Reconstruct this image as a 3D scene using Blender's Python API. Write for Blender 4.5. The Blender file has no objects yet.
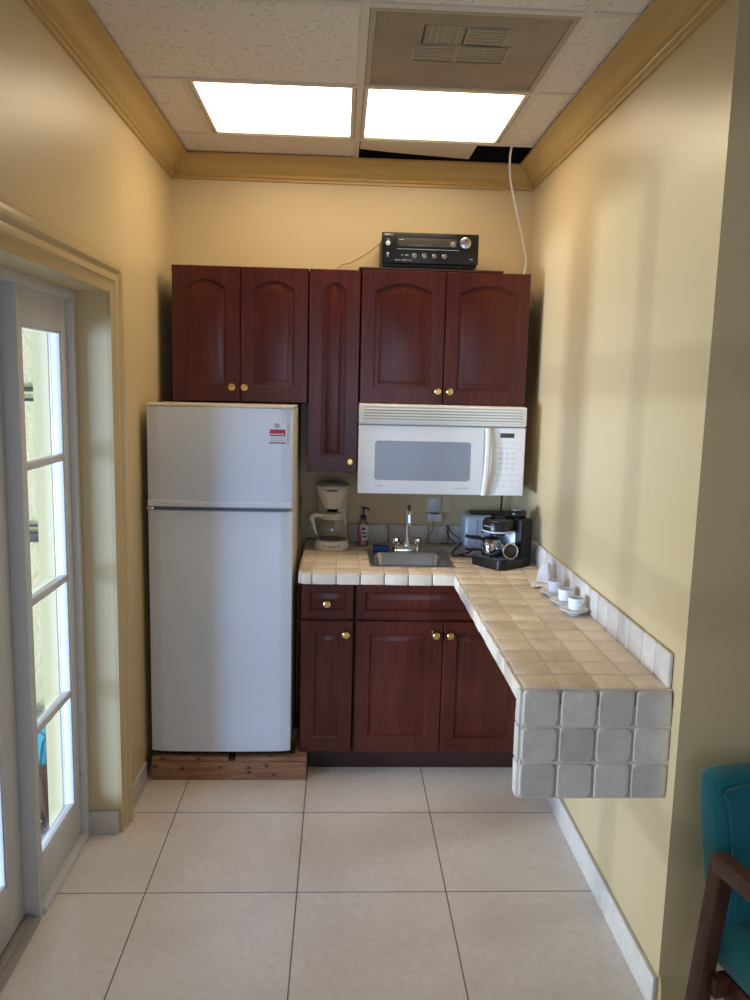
import bpy, bmesh, math, random
from mathutils import Vector, Matrix
random.seed(7)
C = bpy.context.scene.collection
SC = bpy.context.scene
PI = math.pi

# ------------------------------------------------------------------ camera
F, PITCH, YAW, ROLL, H = 799.15, 0.144727, 0.045719, 0.024245, 1.68472
def cam_rot():
    B = Matrix(((1,0,0),(0,0,-1),(0,1,0)))
    cp,sp = math.cos(PITCH),math.sin(PITCH); X = Matrix(((1,0,0),(0,cp,-sp),(0,sp,cp)))
    cy,sy = math.cos(YAW),math.sin(YAW); Y = Matrix(((cy,0,-sy),(0,1,0),(sy,0,cy)))
    cr,sr = math.cos(ROLL),math.sin(ROLL); Z = Matrix(((cr,-sr,0),(sr,cr,0),(0,0,1)))
    return Z @ X @ Y @ B
_R = cam_rot()
cd = bpy.data.cameras.new('camera'); cam = bpy.data.objects.new('camera', cd); C.objects.link(cam)
cd.sensor_fit = 'VERTICAL'; cd.sensor_height = 36; cd.lens = F/1000*36; cd.clip_start = .05
cam.matrix_world = Matrix.Translation((0,0,H)) @ Matrix((_R[0], -_R[1], -_R[2])).transposed().to_4x4()
SC.camera = cam

# ------------------------------------------------------------------ light
SC.view_settings.view_transform = 'Standard'; SC.view_settings.look = 'None'
SC.view_settings.exposure = -0.27; SC.view_settings.gamma = 1; SC.view_settings.use_curve_mapping = False
w = bpy.data.worlds.new('sky'); SC.world = w; w.use_nodes = True
bg = w.node_tree.nodes['Background']; bg.inputs[0].default_value = (.62,.80,1,1); bg.inputs[1].default_value = .85
def area(name, loc, target, sx, sy, power, col, spread=180):
    l = bpy.data.lights.new(name,'AREA'); l.shape='RECTANGLE'; l.size=sx; l.size_y=sy; l.energy=power; l.color=col
    l.spread = math.radians(spread)
    o = bpy.data.objects.new(name,l); C.objects.link(o); o.location = loc
    d = Vector(target)-Vector(loc); o.rotation_euler = d.to_track_quat('-Z','Y').to_euler(); return o
CEIL_EMIT = 8.2
area('daylight_patio_glint', (-4.65,.80,.80), (.9,2.9,1.3), .27,.27, 290, (.80,.89,1))
area('daylight_patio', (-4.6,-.35,1.0), (-.2,2.9,.7), 3.2,1.9, 760, (.42,.60,1))
area('daylight_rear_window', (.2,-1.75,1.35), (-.2,3,.9), 1.4,1.6, 17, (.60,.72,1))

# ------------------------------------------------------------------ materials
M = {}
def lin(r,g,b):
    f = lambda c: (c/255/12.92 if c/255<=.04045 else ((c/255+.055)/1.055)**2.4)
    return (f(r),f(g),f(b),1)
def mat(name, col, rough=.5, metal=0, **k):
    m = bpy.data.materials.new(name); m.use_nodes = True; p = m.node_tree.nodes['Principled BSDF']
    if len(col)==3: col = (*col,1)
    p.inputs['Base Color'].default_value = col; p.inputs['Roughness'].default_value = rough; p.inputs['Metallic'].default_value = metal
    for a,b in k.items(): p.inputs[a.replace('_',' ')].default_value = b
    M[name] = m; return m, m.node_tree, p
def node(t, kind, **k):
    n = t.nodes.new(kind)
    for a,b in k.items(): setattr(n,a,b)
    return n
def coords(t, scale=(1,1,1), kind='Object', loc=(0,0,0)):
    tc = node(t,'ShaderNodeTexCoord'); mp = node(t,'ShaderNodeMapping'); t.links.new(tc.outputs[kind], mp.inputs[0])
    mp.inputs['Scale'].default_value = scale; mp.inputs['Location'].default_value = loc; return mp.outputs[0]
def noise(t, vec, scale, detail=4, rough=.6):
    n = node(t,'ShaderNodeTexNoise'); t.links.new(vec,n.inputs['Vector']); n.inputs['Scale'].default_value=scale
    n.inputs['Detail'].default_value=detail; n.inputs['Roughness'].default_value=rough; return n.outputs['Fac']
def ramp(t, fac, stops):
    r = node(t,'ShaderNodeValToRGB'); t.links.new(fac,r.inputs[0]); e = r.color_ramp.elements
    while len(e)<len(stops): e.new(.5)
    for el,(pos,c) in zip(e,stops): el.position=pos; el.color = c if len(c)==4 else (*c,1)
    return r.outputs[0]
def mix(t, fac, a, b, blend='MIX'):
    n = node(t,'ShaderNodeMix', data_type='RGBA', blend_type=blend)
    if isinstance(fac,(int,float)): n.inputs[0].default_value = fac
    else: t.links.new(fac,n.inputs[0])
    for i,v in ((6,a),(7,b)):
        if isinstance(v,tuple): n.inputs[i].default_value = v if len(v)==4 else (*v,1)
        else: t.links.new(v,n.inputs[i])
    return n.outputs[2]
def bump(t, p, hgt, strength=.3, dist=.002):
    b = node(t,'ShaderNodeBump'); t.links.new(hgt,b.inputs['Height']); b.inputs['Strength'].default_value=strength
    b.inputs['Distance'].default_value=dist; t.links.new(b.outputs[0],p.inputs['Normal'])

WALL = (.63,.49,.275)
for nm,c,r in (('wall_paint',WALL,.38),('trim_paint',(.56,.385,.145),.32),('casing_paint',(.56,.43,.22),.3)):
    m,t,p = mat(nm,c,r); v = coords(t); bump(t,p,noise(t,v,90,3),.12,.001)
    n = noise(t,v,1.7,3); t.links.new(mix(t,ramp(t,n,[(.3,(.94,.94,.94)),(.7,(1.03,1.03,1.03))]),(0,0,0),(1,1,1)),node(t,'NodeReroute').inputs[0])
# cherry wood
m,t,p = mat('cherry_wood',(.1,.02,.012),.27, Specular_IOR_Level=.42)
v = coords(t,(14,14,1.1)); n = noise(t,v,3.2,6,.65); v2 = coords(t,(2,2,1.2)); n2 = noise(t,v2,2.5,2)
col = ramp(t,n,[(.3,(.054,.0084,.0050)),(.55,(.079,.0122,.0068)),(.75,(.110,.0185,.0100))])
col = mix(t,ramp(t,n2,[(.35,(0,0,0)),(.7,(1,1,1))]),col,mix(t,1.0,col,(.74,.66,.66),'MULTIPLY')); t.links.new(col,p.inputs['Base Color'])
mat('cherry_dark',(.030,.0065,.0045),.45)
mat('brass',(.86,.62,.24),.16,1); mat('chrome',(.82,.83,.85),.07,1)
m,t,p = mat('brushed_steel',(.56,.55,.53),.28,1); v=coords(t,(2,60,2)); bump(t,p,noise(t,v,8,2),.08,.0005)
m,t,p = mat('fridge_enamel',(.68,.71,.76),.26); v=coords(t); bump(t,p,noise(t,v,420,2),.05,.0006)
mat('fridge_side',(.60,.56,.46),.4); mat('fridge_gasket',(.42,.42,.41),.6)
mat('appliance_white',(.80,.79,.77),.32); mat('appliance_cream',(.74,.71,.63),.38); mat('window_reflect_grey',(.29,.31,.35),.16)
mat('panel_print',(.68,.67,.63),.5); mat('vent_shadow',(.40,.40,.34),.6); mat('lcd',(.06,.055,.045),.2)
mat('coffee_white',(.66,.60,.50),.35); mat('black_plastic',(.009,.009,.010),.28,0,Specular_IOR_Level=.4); mat('black_satin',(.005,.005,.006),.45,0,Specular_IOR_Level=.25); mat('coffee_brown',(.06,.035,.02),.6)
mat('grey_plastic',(.19,.19,.20),.4); mat('knob_metal',(.62,.62,.62),.22,1); mat('silver_plastic',(.54,.58,.63),.35,.1)
mat('white_print',(.75,.75,.75),.5); mat('grey_print',(.35,.35,.38),.6); mat('red_print',(.42,.03,.055),.5); mat('sticker_white',(.68,.69,.74),.4)
mat('white_frame',(.62,.61,.61),.35); mat('sill_metal',(.40,.37,.34),.4,.4); mat('screw_grey',(.5,.49,.47),.4,.6)
mat('porcelain',(.80,.82,.84),.12); mat('napkin',(.85,.84,.84),.9); mat('sponge_blue',(.015,.07,.30),.9)
mat('soap_pump',(.022,.022,.10),.3); mat('soap_label',(.58,.58,.60),.5); mat('soap_mark',(.035,.05,.17),.5); mat('label_red',(.30,.03,.035),.5)
mat('cord_black',(.012,.011,.011),.5); mat('cord_white',(.80,.78,.74),.45); mat('cord_tan',(.34,.22,.08),.5)
mat('void_shade',(.020,.016,.014),.9); mat('outlet_plastic',(.62,.61,.60),.35); mat('board_dark',(.035,.012,.008),.4)
# cup glaze with sparse small grey-blue sprigs
m,t,p = mat('cup_glaze',(.78,.81,.84),.13); v=coords(t)
vo = node(t,'ShaderNodeTexVoronoi'); t.links.new(v,vo.inputs['Vector']); vo.inputs['Scale'].default_value=62
t.links.new(mix(t,ramp(t,vo.outputs['Distance'],[(.20,(1,1,1)),(.27,(0,0,0))]),(.78,.81,.84),(.36,.42,.50)),p.inputs['Base Color'])
# floor
m,t,p = mat('floor_tile',(.55,.46,.37),.3); v=coords(t); n=noise(t,v,3.2,8,.68); n2=noise(t,v,38,5,.7)
tile = ramp(t,n,[(.3,(.69,.595,.52)),(.5,(.77,.685,.61)),(.7,(.82,.745,.68))]); tile = mix(t,ramp(t,n2,[(.42,(.55,.55,.55)),(.6,(0,0,0))]),tile,(.70,.585,.50))
br = node(t,'ShaderNodeTexBrick', offset=0.0, squash=1.0); vv = coords(t,(1,1,1),'Object',(.616806+5,-3.45531+10,0)); t.links.new(vv,br.inputs['Vector'])
for k,val in (('Scale',1),('Mortar Size',.0022),('Mortar Smooth',.1),('Bias',0),('Brick Width',.5),('Row Height',.5)): br.inputs[k].default_value=val
t.links.new(mix(t,br.outputs['Fac'],tile,(.13,.11,.095)),p.inputs['Base Color'])
inv = node(t,'ShaderNodeMath',operation='SUBTRACT'); inv.inputs[0].default_value=1; t.links.new(br.outputs['Fac'],inv.inputs[1]); bump(t,p,inv.outputs[0],.35,.0015)
# travertine
def travertine(name, a, b, c):
    m,t,p = mat(name,a,.5); v=coords(t); g=node(t,'ShaderNodeNewGeometry'); n=noise(t,v,22,7,.7)
    col=ramp(t,n,[(.3,a),(.52,b),(.72,c)]); r=ramp(t,g.outputs['Random Per Island'],[(0,(.78,.76,.74)),(.5,(.95,.94,.93)),(1,(1.06,1.05,1.04))])
    col=mix(t,1.0,col,r,'MULTIPLY')
    vo=node(t,'ShaderNodeTexVoronoi'); t.links.new(coords(t,(1,1,1.6)),vo.inputs['Vector']); vo.inputs['Scale'].default_value=85
    pit=ramp(t,vo.outputs['Distance'],[(.05,(0,0,0)),(.2,(1,1,1))]); n3=noise(t,v,30,3)
    pit=mix(t,ramp(t,n3,[(.50,(0,0,0)),(.62,(1,1,1))]),(1,1,1),pit)
    col=mix(t,1.0,col,mix(t,pit,(.80,.76,.72),(1,1,1)),'MULTIPLY'); t.links.new(col,p.inputs['Base Color'])
    bump(t,p,mix(t,.5,pit,n),.35,.0025)
travertine('travertine',(.72,.595,.46),(.82,.70,.56),(.87,.77,.64)); travertine('travertine_base_shade',(.58,.53,.47),(.66,.61,.55),(.72,.68,.62))
mat('grout',(.66,.60,.51),.85)
# ceiling tiles
m,t,p = mat('acoustic_tile',(.66,.60,.52),.9); v=coords(t); n=noise(t,v,150,3,.6); n2=noise(t,coords(t,(1,1.9,1)),62,2,.5)
col=ramp(t,n2,[(.30,(.46,.40,.34)),(.39,(.82,.76,.69))]); col=mix(t,.22,col,ramp(t,n,[(.35,(.50,.44,.38)),(.6,(.90,.84,.77))])); t.links.new(col,p.inputs['Base Color']); bump(t,p,n2,.4,.002)
mat('tee_white',(.70,.64,.56),.5); mat('tile_plain',(.70,.62,.53),.85)
# perforated metal
m,t,p = mat('perforated_metal',(.30,.25,.19),.5,0.0); v=coords(t,(1,1,1)); sep=node(t,'ShaderNodeSeparateXYZ'); t.links.new(v,sep.inputs[0])
def wave(ax, other, sgn):
    a=node(t,'ShaderNodeMath',operation='MULTIPLY_ADD'); t.links.new(other,a.inputs[0]); a.inputs[1].default_value=sgn; t.links.new(ax,a.inputs[2])
    s=node(t,'ShaderNodeMath',operation='MULTIPLY'); t.links.new(a.outputs[0],s.inputs[0]); s.inputs[1].default_value=2*PI/.0125
    q=node(t,'ShaderNodeMath',operation='SINE'); t.links.new(s.outputs[0],q.inputs[0]); return q.outputs[0]
mu=node(t,'ShaderNodeMath',operation='MULTIPLY'); t.links.new(wave(sep.outputs[0],sep.outputs[1],1),mu.inputs[0]); t.links.new(wave(sep.outputs[0],sep.outputs[1],-1),mu.inputs[1])
ab=node(t,'ShaderNodeMath',operation='MULTIPLY_ADD'); t.links.new(mu.outputs[0],ab.inputs[0]); ab.inputs[1].default_value=.5; ab.inputs[2].default_value=.5
sm=noise(t,coords(t),4.5,3)
base=mix(t,ramp(t,sm,[(.35,(0,0,0)),(.7,(1,1,1))]),(.34,.275,.205),(.44,.365,.28))
t.links.new(mix(t,ramp(t,ab.outputs[0],[(.55,(0,0,0)),(.8,(1,1,1))]),base,(.12,.095,.07)),p.inputs['Base Color'])
mat('louver_pale',(.44,.375,.295),.6)
m,t,p = mat('diffuser',(.8,.8,.8),.5); p.inputs['Emission Color'].default_value=(1,.81,.56,1); p.inputs['Emission Strength'].default_value=CEIL_EMIT
# rough timber
m,t,p = mat('rough_timber',(.35,.16,.08),.75); v=coords(t,(1.5,8,9)); n=noise(t,v,6,6,.7); vo=node(t,'ShaderNodeTexVoronoi'); t.links.new(coords(t,(1,1,1.3)),vo.inputs['Vector']); vo.inputs['Scale'].default_value=17
col=ramp(t,n,[(.3,(.20,.082,.038)),(.55,(.34,.165,.085)),(.72,(.46,.26,.15))]); col=mix(t,ramp(t,vo.outputs['Distance'],[(.12,(1,1,1)),(.25,(0,0,0))]),col,(.10,.045,.022)); t.links.new(col,p.inputs['Base Color']); bump(t,p,n,.3,.002)
# chair
m,t,p = mat('teal_fabric',(.010,.21,.255),.85); v=coords(t); bump(t,p,noise(t,v,500,2),.3,.001); p.inputs['Sheen Weight'].default_value=.25
m,t,p = mat('walnut',(.10,.035,.022),.38); v=coords(t,(10,10,2)); n=noise(t,v,5,5); t.links.new(ramp(t,n,[(.3,(.07,.024,.016)),(.7,(.155,.062,.040))]),p.inputs['Base Color'])
# outdoors
m,t,p = mat('stucco',(.52,.44,.25),.9); v=coords(t); n=noise(t,v,26,4,.6); bump(t,p,n,.9,.02)
mat('stucco_smooth',(.47,.38,.20),.85); mat('terrace',(.34,.36,.30),.8); mat('rail_brown',(.06,.035,.045),.5)
# glass: thin pane, mixes clear transmission with mirror by Fresnel
m = bpy.data.materials.new('pane_glass'); m.use_nodes=True; t=m.node_tree; t.nodes.remove(t.nodes['Principled BSDF'])
tr=node(t,'ShaderNodeBsdfTransparent'); tr.inputs[0].default_value=(.93,.96,.96,1); gl=node(t,'ShaderNodeBsdfGlossy'); gl.inputs['Roughness'].default_value=.02
lw=node(t,'ShaderNodeLayerWeight'); pw=node(t,'ShaderNodeMath',operation='POWER'); t.links.new(lw.outputs['Facing'],pw.inputs[0]); pw.inputs[1].default_value=5; lw.inputs[0].default_value=.5; fr=node(t,'ShaderNodeMath',operation='MULTIPLY_ADD'); t.links.new(pw.outputs[0],fr.inputs[0]); fr.inputs[1].default_value=.6; fr.inputs[2].default_value=.03; ms=node(t,'ShaderNodeMixShader')
t.links.new(fr.outputs[0],ms.inputs[0]); t.links.new(tr.outputs[0],ms.inputs[1]); t.links.new(gl.outputs[0],ms.inputs[2]); t.links.new(ms.outputs[0],t.nodes['Material Output'].inputs[0]); M['pane_glass']=m
def tint_glass(name,c,f=.12,gr=.05):
    m = bpy.data.materials.new(name); m.use_nodes=True; t=m.node_tree; t.nodes.remove(t.nodes['Principled BSDF'])
    tr=node(t,'ShaderNodeBsdfTransparent'); tr.inputs[0].default_value=(*c,1); gl=node(t,'ShaderNodeBsdfGlossy'); gl.inputs['Roughness'].default_value=gr
    ms=node(t,'ShaderNodeMixShader'); ms.inputs[0].default_value=f
    t.links.new(tr.outputs[0],ms.inputs[1]); t.links.new(gl.outputs[0],ms.inputs[2]); t.links.new(ms.outputs[0],t.nodes['Material Output'].inputs[0]); M[name]=m
tint_glass('carafe_glass',(.95,.94,.92),.06); tint_glass('espresso_glass',(.55,.57,.60),.38,.06); tint_glass('soap_plastic',(.86,.60,.57),.10,.15)

# ------------------------------------------------------------------ mesh helpers
class MB:
    def __init__(s): s.bm = bmesh.new()
    def _add(s, tb):
        me = bpy.data.meshes.new('t'); tb.to_mesh(me); tb.free(); s.bm.from_mesh(me); bpy.data.meshes.remove(me); return s
    def box(s,x0,x1,y0,y1,z0,z1,bev=0,seg=2,jit=0,mtx=None,flat=False):
        tb=bmesh.new(); bmesh.ops.create_cube(tb,size=1)
        for v in tb.verts:
            v.co=Vector(((x0+x1)/2+v.co.x*(x1-x0),(y0+y1)/2+v.co.y*(y1-y0),(z0+z1)/2+v.co.z*(z1-z0)))
            if jit: v.co+=Vector((random.uniform(-jit,jit),random.uniform(-jit,jit),0 if flat else random.uniform(-jit,jit)))
        if bev: bmesh.ops.bevel(tb,geom=tb.edges[:],offset=bev,segments=seg,profile=.5,affect='EDGES',clamp_overlap=True)
        if mtx: bmesh.ops.transform(tb,matrix=mtx,verts=tb.verts)
        return s._add(tb)
    def loft(s, rings, cap0=True, cap1=True, closed=True):
        bm=s.bm; vr=[[bm.verts.new(p) for p in r] for r in rings]; n=len(rings[0])
        for a,b in zip(vr,vr[1:]):
            for i in range(n if closed else n-1):
                j=(i+1)%n
                try: bm.faces.new((a[i],a[j],b[j],b[i]))
                except ValueError: pass
        if cap0: bm.faces.new(vr[0][::-1])
        if cap1: bm.faces.new(vr[-1])
        return s
    def lathe(s, prof, base=(0,0,0), axis=(0,0,1), n=24, cap=True):
        q=Vector((0,0,1)).rotation_difference(Vector(axis)); rings=[]
        for r,z in prof:
            rings.append([Vector(base)+q@Vector((max(r,1e-4)*math.cos(2*PI*i/n),max(r,1e-4)*math.sin(2*PI*i/n),z)) for i in range(n)])
        return s.loft(rings,cap,cap)
    def tube(s, pts, r, n=8):
        pts=[Vector(p) for p in pts]; rings=[]; up=Vector((0,0,1)); prev=None
        for i,p in enumerate(pts):
            d=(pts[min(i+1,len(pts)-1)]-pts[max(i-1,0)]).normalized()
            if prev is None:
                a=d.cross(up)
                if a.length<.05: a=d.cross(Vector((1,0,0)))
            else: a=prev-d*prev.dot(d)
            a.normalize(); b=d.cross(a); prev=a; rr=r[i] if isinstance(r,(list,tuple)) else r
            rings.append([p+a*rr*math.cos(2*PI*k/n)+b*rr*math.sin(2*PI*k/n) for k in range(n)])
        return s.loft(rings)
    def prism(s, poly, a, b, axis='y', bev=0, seg=2):
        f={'y':lambda p,h:(p[0],h,p[1]),'x':lambda p,h:(h,p[0],p[1]),'z':lambda p,h:(p[0],p[1],h)}[axis]
        tb=bmesh.new(); A=[tb.verts.new(f(p,a)) for p in poly]; B=[tb.verts.new(f(p,b)) for p in poly]; n=len(poly)
        for i in range(n): tb.faces.new((A[i],A[(i+1)%n],B[(i+1)%n],B[i]))
        tb.faces.new(A[::-1]); tb.faces.new(B); bmesh.ops.recalc_face_normals(tb,faces=tb.faces)
        if bev: bmesh.ops.bevel(tb,geom=tb.edges[:],offset=bev,segments=seg,profile=.5,affect='EDGES',clamp_overlap=True)
        return s._add(tb)
    def build(s, name, mtl, parent=None, base=None, smooth=35):
        bmesh.ops.recalc_face_normals(s.bm,faces=s.bm.faces)
        off=Vector((0,0,0))
        if parent is not None:
            r=parent
            while r.parent: r=r.parent
            off=Vector(r.location)
        elif base is not None: off=Vector(base)
        if off.length: bmesh.ops.translate(s.bm,vec=-off,verts=s.bm.verts)
        me=bpy.data.meshes.new(name); s.bm.to_mesh(me); s.bm.free()
        me.materials.append(M[mtl])
        if smooth:
            for p in me.polygons: p.use_smooth=True
            me.set_sharp_from_angle(angle=math.radians(smooth))
        o=bpy.data.objects.new(name,me); C.objects.link(o)
        if parent is not None:
            o.parent=parent
            if parent.type=='MESH' and parent.parent is None: pass
        else: o.location=off
        return o
def spline(pts, n=8):
    pts=[Vector(p) for p in pts]; out=[]
    for i in range(len(pts)-1):
        p0=pts[max(i-1,0)];p1=pts[i];p2=pts[i+1];p3=pts[min(i+2,len(pts)-1)]
        for k in range(n):
            t=k/n; out.append(.5*((2*p1)+(p2-p0)*t+(2*p0-5*p1+4*p2-p3)*t*t+(3*p1-p0-3*p2+p3)*t**3))
    return out+[pts[-1]]
def rrect(cx,cy,hx,hy,r,z,n=6):
    pts=[]
    for (sx,sy,a0) in ((1,1,0),(-1,1,90),(-1,-1,180),(1,-1,270)):
        for k in range(n+1):
            a=math.radians(a0+90*k/n); pts.append((cx+sx*(hx-r)+r*math.cos(a),cy+sy*(hy-r)+r*math.sin(a),z))
    return pts
def thing(name,label,cat,loc=(0,0,0),group=None):
    o=bpy.data.objects.new(name,None); C.objects.link(o); o.location=loc; o.empty_display_size=.05
    return tag(o,label,cat,group)
def tag(o,label,cat,group=None):
    o['label']=label; o['category']=cat
    if group: o['group']=group
    return o
def struct(o,label,cat):
    o['kind']='structure'; return tag(o,label,cat)
def dup(root, loc, label, name=None):
    r=root.copy(); C.objects.link(r); r.location=loc; r['label']=label
    for ch in list(root.children):
        c=ch.copy(); C.objects.link(c); c.parent=r
        for g in ch.children:
            d=g.copy(); C.objects.link(d); d.parent=c
    return r
def text(body,size,loc,mtl,parent,name='lettering',depth=.0004):
    cu=bpy.data.curves.new('t','FONT'); cu.body=body; cu.size=size; cu.extrude=depth; cu.align_x='LEFT'
    to=bpy.data.objects.new('t',cu); C.objects.link(to); dg=bpy.context.evaluated_depsgraph_get()
    me=bpy.data.meshes.new_from_object(to.evaluated_get(dg)); bpy.data.objects.remove(to); bpy.data.curves.remove(cu)
    r=parent
    while r.parent: r=r.parent
    me.transform(Matrix.Translation(Vector(loc)-Vector(r.location))@Matrix.Rotation(PI/2,4,'X')); me.materials.clear(); me.materials.append(M[mtl])
    o=bpy.data.objects.new(name,me); C.objects.link(o); o.parent=parent; return o

# ------------------------------------------------------------------ the setting
XL,XR,YB,YE,ZC = -.80,.892,3.91,1.93,2.70
YR,XF = -1.9,3.0            # rear of the room, far right wall
ZT = 3.25; ZW = 2.72
OY0,OY1,OZ = 1.352,2.815,1.97 # door opening
struct(MB().box(-1.0,XF+.1,YR-.1,YB+.1,-.1,0).build('floor','floor_tile',smooth=0),'beige square ceramic tile floor with thin dark grout','floor')
struct(MB().box(XL-.2,XR+.1,YB,YB+.1,0,ZW).build('wall_back','wall_paint',smooth=0),'yellow painted back wall behind the cabinets','wall')
mb=MB().box(-1.05,XL,OY1,YB,0,ZW).box(-1.05,XL,OY0,OY1,OZ,ZW).box(-1.05,XL,YR,OY0,0,ZW)
struct(mb.build('wall_left','wall_paint',smooth=0),'yellow painted left wall around the glazed door opening','wall')
struct(MB().box(XR,XR+.1,YE,YB,0,ZW).build('wall_right','wall_paint',smooth=0),'yellow painted right wall behind the tiled counter','wall')
struct(MB().box(XR+.1,XF,YE,YE+.1,0,ZW).build('wall_end','wall_paint',smooth=0),'shaded yellow wall turning right behind the teal chair','wall')
struct(MB().box(XF,XF+.1,YR,YE+.1,0,ZW).build('wall_far_right','wall_paint',smooth=0),'yellow wall closing the room on the right','wall')
mb=MB().box(-.8,XF,YR-.1,YR,0,.4).box(-.8,XF,YR-.1,YR,2.3,ZW).box(-.8,-.5,YR-.1,YR,.4,2.3).box(1.3,XF,YR-.1,YR,.4,2.3)
struct(mb.build('wall_rear','wall_paint',smooth=0),'rear wall with a wide window opening','wall')
# ceiling: grid tees and lay-in tiles; deck above the open bay
GX=[.05,.66]; GY=[3.555,2.945,2.335]
mb=MB()
def tee(x0,x1,y0,y1): mb.box(x0,x1,y0,y1,ZC-(.001 if x1-x0<.05 else .0018),ZC+.03)
tee(.038,.062,YR,YB)
tee(.648,.672,YR,3.567); tee(-.572,-.548,2.945,3.567)
for y in GY: tee(XL,XR,y-.012,y+.012)
y=GY[-1]-.61
while y>YR: tee(XL,XF,y-.012,y+.012); y-=.61
tee(1.258,1.282,YR,YE); tee(1.868,1.892,YR,YE)
gridm=struct(mb.build('trim_1','tee_white',smooth=0),'off white metal ceiling grid tees','ceiling grid')
mb=MB()
for (x0,x1,y0,y1) in ((XL,-.56,2.945,3.555),(XL,.05,3.555,YB),(XL,.05,2.335,2.945),(.66,XR,2.945,3.555),(.66,XR,1.725,2.945),
    (XL,.05,YR,2.335),(.05,.66,YR,2.335),(.66,XR,YR,1.725),(XR,XF,YR,YE)):
    mb.box(x0,x1,y0,y1,ZC+.004,ZC+.02)
struct(mb.build('ceiling','acoustic_tile',smooth=0),'speckled acoustic tile drop ceiling','ceiling')
mb=MB().box(-1.1,XF+.1,YR-.1,YB+.1,ZT,ZT+.1).box(-1.1,XF+.1,YB,YB+.1,ZW,ZT).box(-1.1,XF+.1,YR-.1,YR,ZW,ZT).box(-1.1,XL-.1,YR,YB,ZW,ZT).box(XF,XF+.1,YR,YB,ZW,ZT)
for i in range(9): mb.box(.0+i*.1,.05+i*.1,3.3,YB,ZT-.04,ZT)
struct(mb.build('ceiling_deck','void_shade',smooth=0),'deck with shade in its dark colour, seen through the missing ceiling tile','ceiling')  # darkness of the void is put into the near black colour
# crown moulding profile (distance out of the wall, z)
CR=[(0,2.600),(.010,2.600),(.012,2.608),(.010,2.612),(.018,2.615),(.020,2.622),(.016,2.626),(.022,2.632),(.030,2.636),(.040,2.650),(.054,2.668),(.074,2.681),(.083,2.685),(.090,2.690),(.090,2.699),(0,2.699)]
def crown(name, f0, f1, label):
    m_=MB().loft([[f0(d,z) for d,z in CR],[f1(d,z) for d,z in CR]])
    struct(m_.build(name,'trim_paint',smooth=50),label,'crown moulding')
crown('trim_2',lambda d,z:(XL+d,YR,z),lambda d,z:(XL+d,YB-d,z),'golden crown moulding along the left wall')
crown('trim_3',lambda d,z:(XL+d,YB-d,z),lambda d,z:(XR-d,YB-d,z),'golden crown moulding across the back wall')
crown('trim_4',lambda d,z:(XR-d,YE-d,z),lambda d,z:(XR-d,YB-d,z),'golden crown moulding along the right wall')
crown('trim_5',lambda d,z:(XR-d,YE-d,z),lambda d,z:(XF,YE-d,z),'golden crown moulding over the shaded end wall')
# door casing: stepped profile (out of wall, across) swept up the side and over the head
CS=[(0,0),(.014,0),(.016,.006),(.016,.030),(.020,.036),(.024,.040),(.024,.058),(.020,.064),(.026,.070),(.032,.076),(.032,.094),(.028,.100),(.010,.104),(.008,.118),(0,.118)]
rings=[[(XL+d,OY1+a,0) for d,a in CS],[(XL+d,OY1+a,OZ+a) for d,a in CS],[(XL+d,OY0-a,OZ+a) for d,a in CS],[(XL+d,OY0-a,0) for d,a in CS]]
struct(MB().loft(rings).build('trim_6','casing_paint',smooth=40),'moulded tan casing around the glazed door opening','door casing')
# skirting tiles
def skirt(name,b,label): struct(MB().box(*b,bev=.003).build(name,'travertine_base_shade',smooth=30),label,'baseboard')
skirt('baseboard_left',(XL,XL+.014,OY1+.12,3.2,0,.09),'pale stone tile baseboard on the left wall by the refrigerator')
skirt('baseboard_jamb',(XL-.112,XL+.004,OY1-.014,OY1-.001,0,.09),'pale stone tile baseboard on the door jamb')
skirt('baseboard_right',(XR-.014,XR,YE,3.30,0,.10),'pale stone tile baseboard along the right wall')
mb=MB().loft([[(x,YE-d,z) for d,z in ((0,0),(.016,0),(.016,.07),(.012,.078),(.012,.088),(.006,.094),(.006,.104),(0,.108))] for x in (XR+.004,XF)])
struct(mb.build('baseboard_end','casing_paint',smooth=40),'stepped wooden baseboard along the shaded end wall','baseboard')

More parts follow.
